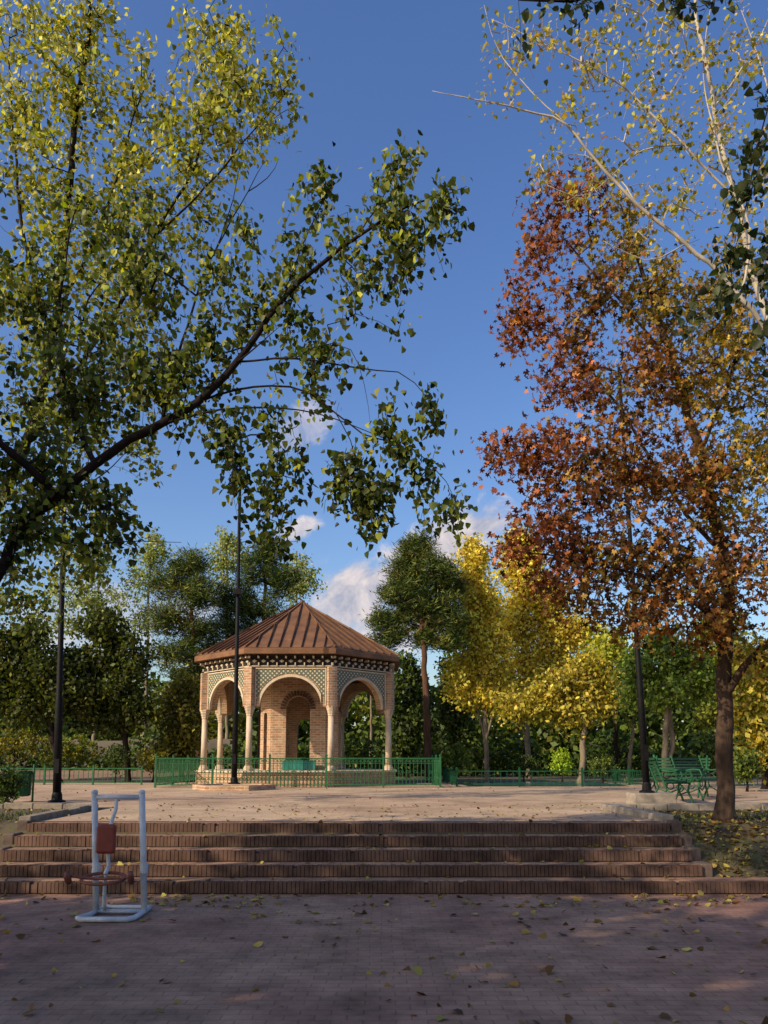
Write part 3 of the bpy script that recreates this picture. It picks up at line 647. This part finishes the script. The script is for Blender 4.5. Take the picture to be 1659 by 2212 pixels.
D_l=[([(6.4,9.4,.1),(6.0,9.3,2.6),(5.3,9.2,4.6),p(1700,800,9),p(1640,640,9),p(1590,440,9),p(1545,240,9),p(1510,60,9),p(1490,-120,9)],.07,.012),
([p(1690,790,9),p(1610,650,8.8),p(1490,535,8.7),p(1385,450,8.6),p(1290,350,8.5),p(1215,265,8.4),p(1130,238,8.4),p(1040,220,8.3),p(935,197,8.3)],.032,.002),
([p(1590,440,9),p(1480,320,8.9),p(1380,220,8.9),p(1270,140,8.8),p(1160,90,8.8),p(1060,40,8.8)],.018,.002),
([p(1545,240,9),p(1620,120,9),p(1680,0,9)],.015,.003),
([p(1640,640,9),p(1690,400,8.9),p(1660,200,8.9),p(1600,20,8.9)],.022,.003),
([p(1390,440,8.6),p(1330,380,8.8),p(1250,330,8.9),p(1140,360,8.9)],.010,.002),
([p(1210,265,8.4),p(1120,170,8.5),p(1070,90,8.5),p(1045,10,8.5)],.008,.002),
([p(1510,60,9),p(1400,0,9),p(1320,-60,9)],.012,.003),
([p(1480,320,8.9),p(1380,330,8.8),p(1270,420,8.7),p(1180,400,8.7)],.010,.002),
([p(1490,535,8.7),p(1400,560,8.7),p(1300,520,8.7)],.008,.002),
([p(1600,640,8.8),p(1620,500,8.8),p(1560,350,8.8),p(1520,160,8.8),p(1540,0,8.8)],.018,.003)]
bl=[(1080,90,8.5,50,90,12),(1060,210,8.4,90,40,8),(1170,110,8.7,80,80,26),(1300,120,8.8,100,90,40),(1440,110,8.9,110,100,48),(1590,110,9,90,110,56),(1250,250,8.6,100,70,24),(1400,270,8.8,100,80,40),(1550,290,9,100,90,46),(1640,400,9,60,120,40),(1180,370,8.8,60,40,16),(1300,370,8.8,70,50,20),(1470,430,8.8,90,80,34),(1580,520,9,80,90,34),(1400,520,8.7,60,50,10),(1380,30,9,150,50,34),(1230,430,8.7,50,30,10)]
blobs=[B(a,b,c,d,e,n) for a,b,c,d,e,n in bl]
tree('poplar_tree','sparse pale branched poplar with few yellow leaves in the top right sky','tree',D_l,blobs,Dp,'bark_pale',14,'heart',.05,6,.15,.5,gap=-.25,gscale=1.5,rmin=.0028,jit=.28)
E_l=[([(5.0,4.6,-.01),(4.9,4.6,2.5),(4.5,4.6,4.6),p(1900,60,4.6),p(1760,-60,4.6),p(1600,-90,4.7),p(1400,-40,4.8),p(1250,5,4.8),p(1120,0,4.8)],.10,.003),
([p(1760,-60,4.6),p(1690,120,4.7),p(1640,300,4.7),p(1610,450,4.7),p(1585,560,4.7),p(1575,640,4.7)],.007,.0015),
([p(1900,60,4.6),p(1760,300,4.7),p(1680,480,4.7),p(1650,700,4.7)],.007,.0015)]
bl=[(1620,330,4.7,25,60,10),(1600,430,4.7,28,60,13),(1585,540,4.7,24,60,12),(1650,560,4.7,28,90,14),(1560,640,4.7,30,50,8),(1480,690,4.7,24,24,4),(1650,760,4.7,20,60,8),(1640,200,4.7,30,60,5),(1500,5,4.8,110,26,12),(1250,10,4.8,110,24,9),(1120,110,4.8,22,26,2),(1850,300,4.7,120,200,30)]
blobs=[B(a,b,c,d,e,n) for a,b,c,d,e,n in bl]
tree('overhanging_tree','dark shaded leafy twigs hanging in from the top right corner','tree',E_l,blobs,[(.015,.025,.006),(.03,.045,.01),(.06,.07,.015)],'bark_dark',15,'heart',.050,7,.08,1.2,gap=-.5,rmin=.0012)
def simple(name,label,cat,bpx,Y,ztop_px,blobs,pal,bark='bark_dark',r=.14,seed=1,extra=(),mul=1.0,rs=1.0,**k):
    base=Vector(((bpx-829.5)/1700*Y,Y,DECK-.02)); top=p(*ztop_px,Y)
    lim=[([base,base.lerp(top,.35)+Vector((.05,0,0)),base.lerp(top,.7),top],r,r*.25)]
    for pts,ra in extra: lim.append(([p(a,b,Y+dy) for a,b,dy in pts],ra,ra*.3))
    return tree(name,label,cat,lim,[B(a,b,Y+dy,d*rs,e*rs,n*mul) for a,b,dy,d,e,n in blobs],pal,bark,seed,**k)
for i,(x,y,h,lab) in enumerate([(-11.5,-8.5,12.5,'broad unseen tree added left of the plaza for its shade, farthest behind the viewpoint'),(-11.2,-3.4,12.5,'broad unseen tree added left of the plaza for its shade, level with the viewpoint'),(-11.0,1.5,10.8,'broad unseen tree added left of the plaza for its shade, nearest the steps')]):
    bs=[(np.array([x+dx,y+dy,h*zf]),np.array([rr,rr,rr*.8]),nn,None) for dx,dy,zf,rr,nn in [(0,0,.75,2.5,150),(1.6,1,.55,2.2,120),(-1.2,-1.5,.5,2.3,120),(.5,-1.8,.62,2.3,130),(-.5,1.7,.42,2.1,100),(.8,0,.3,2.1,110)]]
    tree('added_shade_tree',lab,'tree',[([(x,y,-.01),(x+.1,y,h*.3),(x-.1,y+.1,h*.6),(x,y,h*.9)],.2,.04)],bs,DG,'bark_brown',30+i,leaf='kite',size=.34,per=9,spread=.3,gap=-.1,rmin=.01)  # out-of-view trees added to throw shade over the plaza foreground
# --- background
PN=[(.018,.035,.009),(.045,.075,.015),(.10,.13,.024),(.18,.18,.035)]
GO=[(.34,.28,.04),(.60,.48,.065),(.80,.66,.11),(.66,.46,.07)]
MG=[(.04,.065,.012),(.08,.12,.02),(.14,.18,.03),(.23,.24,.04)]
DK=[(.016,.028,.007),(.035,.058,.013),(.07,.095,.02)]
PG=[(.16,.2,.05),(.28,.32,.08),(.4,.4,.12)]
pk=dict(leaf='needle',size=.27,per=34,spread=.34,mat=M['needle'],rmin=.010,gap=-.04,gscale=1.5,mul=2.4,swell=.55)
simple('pine_tree','tall umbrella shaped pine with bare reddish trunk right of the pavilion','tree',925,33,(905,1180),[(905,1190,0,42,28,44),(878,1235,.3,52,28,44),(950,1235,-.3,48,26,38),(970,1272,.3,38,24,32),(900,1265,0,46,26,34),(875,1290,0,60,30,54),(940,1310,0,62,28,52),(842,1340,.3,44,22,34),(905,1335,.2,50,24,34),(970,1348,0,48,24,36),(838,1378,0,34,16,22),(980,1392,0,38,18,22),(915,1375,.4,52,24,34)],PN,'bark_red',.18,41,**pk)
simple('pine_tree','broad green pine standing left of the pavilion roof','tree',432,36,(410,1205),[(410,1220,0,44,28,40),(370,1265,.4,50,38,46),(430,1285,-.4,50,38,48),(360,1340,0,52,40,44),(430,1370,.4,48,40,44),(385,1420,0,58,42,48),(410,1480,0,54,42,38),(400,1540,0,50,36,24)],PN,'bark_red',.17,42,**pk)
simple('pine_tree','dark pine rising behind the pavilion roof on its left','tree',560,38,(575,1170),[(580,1190,0,38,30,34),(550,1235,0,50,34,46),(605,1255,0,40,38,38),(500,1290,0,46,42,46),(560,1320,0,70,44,54),(490,1360,0,50,40,38),(540,1390,0,66,42,34),(480,1420,0,50,42,36)],PN[:3]+[(.13,.145,.03)],'bark_brown',.17,43,**pk)
kk=dict(leaf='kite',size=.19,per=17,spread=.32,rmin=.005,gap=-.12,gscale=1.4,droop=.4,mul=2.1,rs=1.08,jit=.28)
kd=dict(kk); kd['mul']=1.5; kd['size']=.22
OL=[(.07,.08,.015),(.17,.16,.028),(.30,.25,.04)]
simple('conifer_tree','olive green small conifer between the dark left trees and the pavilion','tree',395,32.5,(395,1470),[(395,1490,0,30,30,30),(380,1540,0,42,35,46),(410,1590,0,45,35,46),(370,1620,0,45,25,34)],OL,'bark_brown',.1,44,**kk)
LD=[(.03,.042,.008),(.06,.075,.013),(.13,.14,.025)]
simple('leafy_tree','dark feathery tree at the far left edge behind the litter bin','tree',130,30,(70,1330),[(40,1380,0,60,45,60),(100,1440,0,70,45,70),(20,1470,0,60,50,60),(150,1500,0,60,40,50),(60,1530,0,75,35,50),(-40,1450,0,70,90,50)],LD,'bark_dark',.12,45,extra=[([(110,1560,0),(60,1480,0),(20,1400,0)],.06)],**kk)
simple('leafy_tree','dark spreading tree with low crown just left of the olive conifer','tree',280,31,(240,1330),[(220,1360,0,60,45,60),(270,1420,0,62,45,64),(180,1430,0,60,45,60),(250,1490,0,70,40,60),(300,1530,0,40,35,34),(170,1520,0,60,30,30),(230,1560,0,60,20,20)],LD,'bark_dark',.13,46,extra=[([(275,1600,0),(220,1520,0),(190,1440,0)],.06)],**kk)
kp=dict(kk); kp['mul']=1.7
simple('poplar_tree','pale distant poplar with thin crown above the dark left trees','tree',200,46,(215,1180),[(200,1220,0,44,45,40),(230,1290,0,60,45,44),(150,1290,0,55,45,34),(260,1370,0,60,45,24),(120,1350,0,60,40,24)],PG,'bark_tan',.13,47,**kp)
simple('poplar_tree','pale distant poplar left of the broad green pine','tree',310,47,(325,1160),[(325,1190,0,38,35,30),(300,1250,0,46,40,30),(350,1190,0,34,30,16),(290,1330,0,44,40,20)],PG,'bark_tan',.13,48,**kp)
simple('poplar_tree','pale distant poplar peeking between the two pines left of the roof','tree',490,48,(490,1150),[(490,1180,0,38,36,34),(470,1230,0,40,40,30),(520,1200,0,34,30,20)],PG,'bark_tan',.13,49,**kp)
simple('poplar_tree','pale distant poplar just right of the pine behind the roof','tree',640,46,(640,1190),[(640,1225,0,34,26,26),(660,1260,0,38,26,28),(630,1280,0,30,40,24)],PG,'bark_tan',.12,50,**kp)
simple('poplar_tree','faint small poplar between the roof and the umbrella shaped pine','tree',800,48,(800,1370),[(795,1400,0,34,26,26),(830,1430,0,40,30,28)],PG[:2]+[MG[2]],'bark_tan',.1,60,**kp)
kg=dict(kk); kg['gap']=-.12; kg['size']=.18; kg['gscale']=1.7; kg['mul']=2.5
simple('golden_tree','slim golden columnar tree closest to the umbrella shaped pine','tree',1052,35,(1025,1170),[(1022,1200,0,28,36,48),(1018,1260,0,38,42,70),(1042,1310,0,46,44,80),(1008,1370,0,50,42,70),(1052,1400,0,50,48,80),(1020,1450,0,60,44,70),(1060,1500,0,60,38,54),(1000,1490,0,40,40,34)],GO,'bark_tan',.12,51,extra=[([(1048,1600,0),(1030,1530,0),(1000,1440,0)],.06),([(1050,1600,0),(1070,1520,0),(1085,1440,0)],.06)],**kg)
simple('golden_tree','larger golden tree with rounded top left of the orange plane tree','tree',1140,38,(1125,1145),[(1120,1175,0,38,34,56),(1128,1235,0,54,46,90),(1165,1295,0,66,52,104),(1105,1340,0,50,48,76),(1205,1360,0,64,52,92),(1145,1420,0,66,48,94),(1110,1490,0,62,44,70),(1215,1440,0,64,44,66),(1260,1380,0,50,44,46)],GO,'bark_tan',.14,52,extra=[([(1140,1600,0),(1100,1500,0),(1090,1400,0)],.06)],**kg)
YO=[(.22,.19,.03),(.42,.35,.05),(.60,.47,.075)]
simple('leafy_tree','olive yellow tree with pale leaning trunk in front of the golden trees','tree',1252,31,(1268,1440),[(1200,1480,0,56,32,56),(1270,1450,0,52,36,50),(1160,1515,0,50,28,40),(1240,1530,0,64,28,54),(1310,1500,0,46,36,34),(1110,1530,0,44,22,22)],YO,'bark_tan',.14,53,**kg)
simple('leafy_tree','bright yellow green tree beside the black right lamp post','tree',1330,34,(1320,1360),[(1320,1390,0,48,36,44),(1290,1430,0,36,34,30),(1350,1440,0,44,38,36)],[(.2,.22,.02),(.38,.39,.045),(.52,.5,.07)],'bark_dark',.1,54,**kk)
simple('leafy_tree','round green tree with twin pale trunks behind the benches','tree',1430,25,(1440,1370),[(1440,1390,0,60,36,50),(1390,1440,0,56,45,56),(1480,1440,0,60,45,56),(1430,1490,0,80,36,60),(1520,1470,0,45,45,34),(1360,1500,0,36,26,20)],[(.06,.1,.015),(.14,.2,.03),(.27,.34,.055)],'bark_tan',.11,55,extra=[([(1462,1668,.2),(1452,1600,.2),(1446,1500,.2),(1490,1430,.2)],.1)],leaf='kite',size=.15,per=16,spread=.26,rmin=.005,gap=-.1,gscale=1.5,droop=.4,mul=2)
simple('leafy_tree','green and yellow tree at the right edge behind the large trunk','tree',1650,24,(1640,1400),[(1640,1440,0,60,50,60),(1610,1510,0,50,50,50),(1690,1520,0,60,70,54),(1640,1590,0,55,50,50)],YO+[MG[2]],'bark_dark',.1,56,**kk)
simple('leafy_tree','yellow green tree filling the gap right of the twin pale trunks','tree',1560,36,(1560,1330),[(1560,1370,0,70,50,60),(1530,1450,0,70,50,60),(1600,1440,0,60,60,60),(1570,1530,0,80,50,50)],[(.1,.12,.015),(.2,.22,.03),(.34,.32,.05)],'bark_dark',.12,61,**kk)
simple('leafy_tree','dark evergreen between the pavilion and the bare reddish pine trunk','tree',880,39,(880,1420),[(880,1450,0,40,36,50),(860,1510,0,45,40,60),(900,1560,0,45,40,60),(870,1610,0,50,30,44)],DK+[MG[1],MG[2]],'bark_dark',.12,57,**kd)
simple('leafy_tree','dark evergreen immediately right of the bare reddish pine trunk','tree',985,41,(980,1420),[(975,1450,0,30,36,40),(980,1520,0,42,45,60),(1000,1590,0,45,40,50)],DK+[MG[1],MG[2]],'bark_dark',.12,58,**kd)
simple('leafy_tree','shadowy tree with thin pale curved trunk left of the right lamp post','tree',1352,33,(1375,1500),[(1360,1520,0,36,26,24),(1400,1490,0,34,26,20)],MG,'bark_tan',.09,59,**kd)
def shrub(label,px,py,Y,rx,rz,n,pal,seed,size=.1):
    b=Vector(((px-829.5)/1700*Y,Y,DECK-.01)); c=p(px,py,Y)
    return tree('shrub',label,'shrub',[([b,b+Vector((.02,0,.15)),Vector((b.x,Y,max(c.z,DECK+.3)))],.03,.01)],[B(px,py,Y,rx,rz,n)],pal,'bark_dark',seed,leaf='kite',size=size,per=16,spread=.13,rmin=.004,gap=-.6,droop=-.3,crown='foliage')
shrub('bright lime green clipped round shrub behind the pool railing',1213,1645,31,23,26,90,[(.22,.32,.02),(.4,.5,.04)],71)
shrub('loose green shrub at the foot of the reddish pine trunk',985,1640,32,40,34,80,MG,72)
shrub('dark low shrub in the bed at the left edge by the bin',12,1695,15.6,40,36,90,DK+[MG[1]],73,.08)
shrub('dark small shrub beside the left low railing',250,1640,30,30,28,50,DK+[MG[1]],74)
shrub('green shrub between the railing and the twin pale trunks',1300,1655,30,34,22,50,MG,75)
shrub('dark green shrub left of the lime green shrub',1130,1655,33,40,24,54,DK+[MG[1]],76)
shrub('dark shrub behind the large trunk at the right edge',1610,1650,22,40,34,80,MG,77)
shrub('olive bushy shrub at the left edge in front of the earth bank',30,1610,34,80,34,110,OL,78,.14)
shrub('green bushy shrub in front of the beige boundary wall',150,1620,36,80,34,120,[MG[1],MG[2],OL[2]],79,.14)
shrub('round olive shrub between the left railing and the pavilion',330,1640,31,34,26,60,OL+[MG[1]],80,.12)
# far woodland
rng=np.random.default_rng(99)
n=76000; x=rng.uniform(-42,42,n); y=rng.uniform(50,58,n)
hmax=np.array([6.2+2.8*noise.noise(Vector((v*.13,3,1)))+2.2*noise.noise(Vector((v*.45,9,1))) for v in x])
z=DECK+rng.random(n)**1.0*hmax
dens=np.array([noise.noise(Vector((a*.45,b*.45,c*.6))) for a,b,c in zip(x,y,z)])
k=(dens>-.25)|(z<4.2); x,y,z,dens=x[k],y[k],z[k],dens[k]; n=len(x)
hue=np.array([noise.noise(Vector((a*.12,5,7)))+.35*noise.noise(Vector((a*.6,b*.3,c*.5))) for a,b,c in zip(x,y,z)])
cols=palette(n,[DK[1],DK[2],MG[1],MG[2],(.2,.2,.035),(.34,.29,.05)],np.clip(.45+hue*.9+rng.normal(size=n)*.12,0,1),.28)
o=leafmesh('far_woodland',np.stack([x,y,z],1),rng.normal(size=(n,3)),.5*(.6+.7*rng.random(n)),cols,'kite',M['leaf'],org=(0,54,DECK)); tag(o,kind='stuff',label='mass of far trees closing off the park behind everything',cat='woodland')
rng=np.random.default_rng(98); n=14000; x=rng.uniform(-24,26,n); y=rng.uniform(43,45,n)
hh=np.array([1.8+1.5*noise.noise(Vector((v*.35,1,2))) for v in x]); z=DECK+rng.random(n)*hh
o=leafmesh('hedge',np.stack([x,y,z],1),rng.normal(size=(n,3)),.3*(.6+.7*rng.random(n)),palette(n,DK+[MG[1],MG[2]],None,.25),'kite',M['leaf'],org=(0,44,DECK)); tag(o,label='long uneven dark hedge at the back of the park under the golden trees',cat='hedge')
# ---------------------------------------------------------------- fallen leaves
rng=np.random.default_rng(55)
def zat(x,y):
    if y<YS: return 0.0
    if y<YS+1.65 and SX0<x<SX1: return .146*min(5,int((y-YS)/.35)+1)
    if SX0<x<SX1-.05 or y>KY: return DECK
    return -.05+min(1,(y-YS)/1.6)*.75+.01
pts=[];szs=[]
def scat(n,x0,x1,y0,y1,cl=.0,s=.055):
    k=0
    while k<n:
        X_=rng.uniform(x0,x1);Y_=rng.uniform(y0,y1)
        if noise.noise(Vector((X_*.8,Y_*.8,4)))<cl and rng.random()>.25: continue
        pts.append((X_,Y_,zat(X_,Y_)+.012)); szs.append(s*(.5+1.0*rng.random()**1.5)); k+=1
scat(520,-5,5,3.6,9.6,s=.06); scat(300,-5,5,8.8,9.6); scat(220,SX0,SX1,YS+.1,YS+1.6); scat(380,SX0,SX1,11.4,15.5,s=.045); scat(300,-12,12,15.5,26,s=.045); scat(2300,4.2,9,YS+.2,14.5,-.3,.06); scat(800,-9,-5.2,YS+.2,14.5,-.3); scat(700,4.2,6.5,YS+.3,11.5,-.5)
pts=np.array(pts); n=len(pts)
nr=rng.normal(size=(n,3))*.45+np.array([0,0,1]); d=rng.normal(size=(n,3)); d[:,2]*=.2
LP=[(.05,.03,.013),(.12,.065,.025),(.24,.15,.04),(.42,.32,.08),(.24,.23,.05)]
o=leafmesh('fallen_leaves',pts,d,np.array(szs),palette(n,LP),'heart',M['dry'],org=(0,9,0),nrm=nr); tag(o,kind='stuff',label='scattered dry yellow and brown fallen leaves on the paving and steps',cat='fallen leaves')
rng=np.random.default_rng(56); n=14000
x=np.concatenate([rng.uniform(4.2,14,n//2),rng.uniform(-14,-5.4,n//2)]); y=rng.uniform(10.2,14.0,n); z=np.array([zat(a,b) for a,b in zip(x,y)])-.01
k=np.array([noise.noise(Vector((a*.7,b*.7,0))) for a,b in zip(x,y)])>-.1; d=rng.normal(size=(n,3))*.4; d[:,2]=1
o=leafmesh('grass',np.stack([x,y,z],1)[k],d[k],(.05+.07*rng.random(n))[k],palette(int(k.sum()),[(.02,.035,.008),(.06,.08,.015)]),'needle',M['needle'],org=(0,12,.7)); tag(o,kind='stuff',label='sparse grass in the planting beds beside the deck',cat='grass')
# ---------------------------------------------------------------- sun and sky
sd=Vector((-.77,-.57,.0)).normalized(); EL=math.radians(29); sv=Vector((sd.x*math.cos(EL),sd.y*math.cos(EL),math.sin(EL)))
L=bpy.data.lights.new('sun','SUN'); L.energy=5.0; L.angle=math.radians(.5); L.color=(1,.85,.63)
lo=bpy.data.objects.new('sun',L); col.objects.link(lo); lo.rotation_euler=sv.to_track_quat('Z','Y').to_euler(); lo.location=(-20,-15,20)
w=bpy.data.worlds.new('World'); sc.world=w; w.use_nodes=True; nt=w.node_tree
bg=nt.nodes['Background']; out=nt.nodes['World Output']
sky=N(nt,'ShaderNodeTexSky'); sky.sky_type='NISHITA'; sky.sun_disc=False; sky.sun_elevation=EL; sky.sun_rotation=math.atan2(sd.x,sd.y)%(2*PI); sky.air_density=1.2; sky.dust_density=2.0; sky.ozone_density=3
hs=N(nt,'ShaderNodeHueSaturation'); hs.inputs['Hue'].default_value=.513; hs.inputs['Saturation'].default_value=1.2; hs.inputs['Value'].default_value=1.22; nt.links.new(sky.outputs[0],hs.inputs['Color']); nt.links.new(hs.outputs[0],bg.inputs[0]); bg.inputs[1].default_value=.15
tc=N(nt,'ShaderNodeTexCoord'); sp=N(nt,'ShaderNodeSeparateXYZ'); nt.links.new(tc.outputs['Generated'],sp.inputs[0])
def mt(op,*a):
    n=N(nt,'ShaderNodeMath',operation=op)
    for i,v in enumerate(a):
        if isinstance(v,(int,float)): n.inputs[i].default_value=v
        else: nt.links.new(v,n.inputs[i])
    return n.outputs[0]
yy=mt('MAXIMUM',sp.outputs[1],.05); a_=mt('DIVIDE',sp.outputs[0],yy); b_=mt('DIVIDE',sp.outputs[2],yy)
cb=N(nt,'ShaderNodeCombineXYZ'); nt.links.new(a_,cb.inputs[0]); nt.links.new(b_,cb.inputs[1])
nz=N(nt,'ShaderNodeTexNoise'); nz.inputs['Scale'].default_value=15; nz.inputs['Detail'].default_value=10; nz.inputs['Roughness'].default_value=.64; nz.inputs['Distortion'].default_value=.5; nt.links.new(cb.outputs[0],nz.inputs['Vector'])
mask=None
for (px,py,rx,ry,ang,st_) in [(920,1210,240,66,33,1),(770,1290,120,84,30,.95),(1035,1138,85,32,12,.9),(640,1145,54,22,25,.85),(640,935,90,50,40,.45),(860,1350,150,60,10,.8),(250,1330,240,80,5,.45)]:
    q=P(px,py,1); a0,b0_=q.x,q.z-EYE; th=math.radians(ang); kx=rx/1700;ky=ry/1700
    da=mt('SUBTRACT',a_,a0); db=mt('SUBTRACT',b_,b0_)
    s=mt('DIVIDE',mt('ADD',mt('MULTIPLY',da,math.cos(th)),mt('MULTIPLY',db,math.sin(th))),kx)
    t=mt('DIVIDE',mt('SUBTRACT',mt('MULTIPLY',db,math.cos(th)),mt('MULTIPLY',da,math.sin(th))),ky)
    r=mt('SQRT',mt('ADD',mt('MULTIPLY',s,s),mt('MULTIPLY',t,t)))
    r=mt('ADD',r,mt('MULTIPLY',mt('SUBTRACT',nz.outputs['Fac'],.5),2.6))
    mr=N(nt,'ShaderNodeMapRange',interpolation_type='SMOOTHSTEP'); mr.inputs['From Min'].default_value=1.22; mr.inputs['From Max'].default_value=.5; mr.inputs['To Min'].default_value=0; mr.inputs['To Max'].default_value=st_
    nt.links.new(r,mr.inputs['Value']); mask=mr.outputs[0] if mask is None else mt('MAXIMUM',mask,mr.outputs[0])
mask=mt('MULTIPLY',mask,mt('GREATER_THAN',sp.outputs[1],.06))
bg2=N(nt,'ShaderNodeBackground'); cc=ramp(nt,nz.outputs['Fac'],[(.38,(.95,.83,.80)),(.60,(.46,.47,.57))]); nt.links.new(cc,bg2.inputs[0]); bg2.inputs[1].default_value=.95
mx=N(nt,'ShaderNodeMixShader'); nt.links.new(mask,mx.inputs[0]); nt.links.new(bg.outputs[0],mx.inputs[1]); nt.links.new(bg2.outputs[0],mx.inputs[2]); nt.links.new(mx.outputs[0],out.inputs[0])
sc.view_settings.view_transform='Standard'; sc.view_settings.look='None'; sc.view_settings.exposure=0
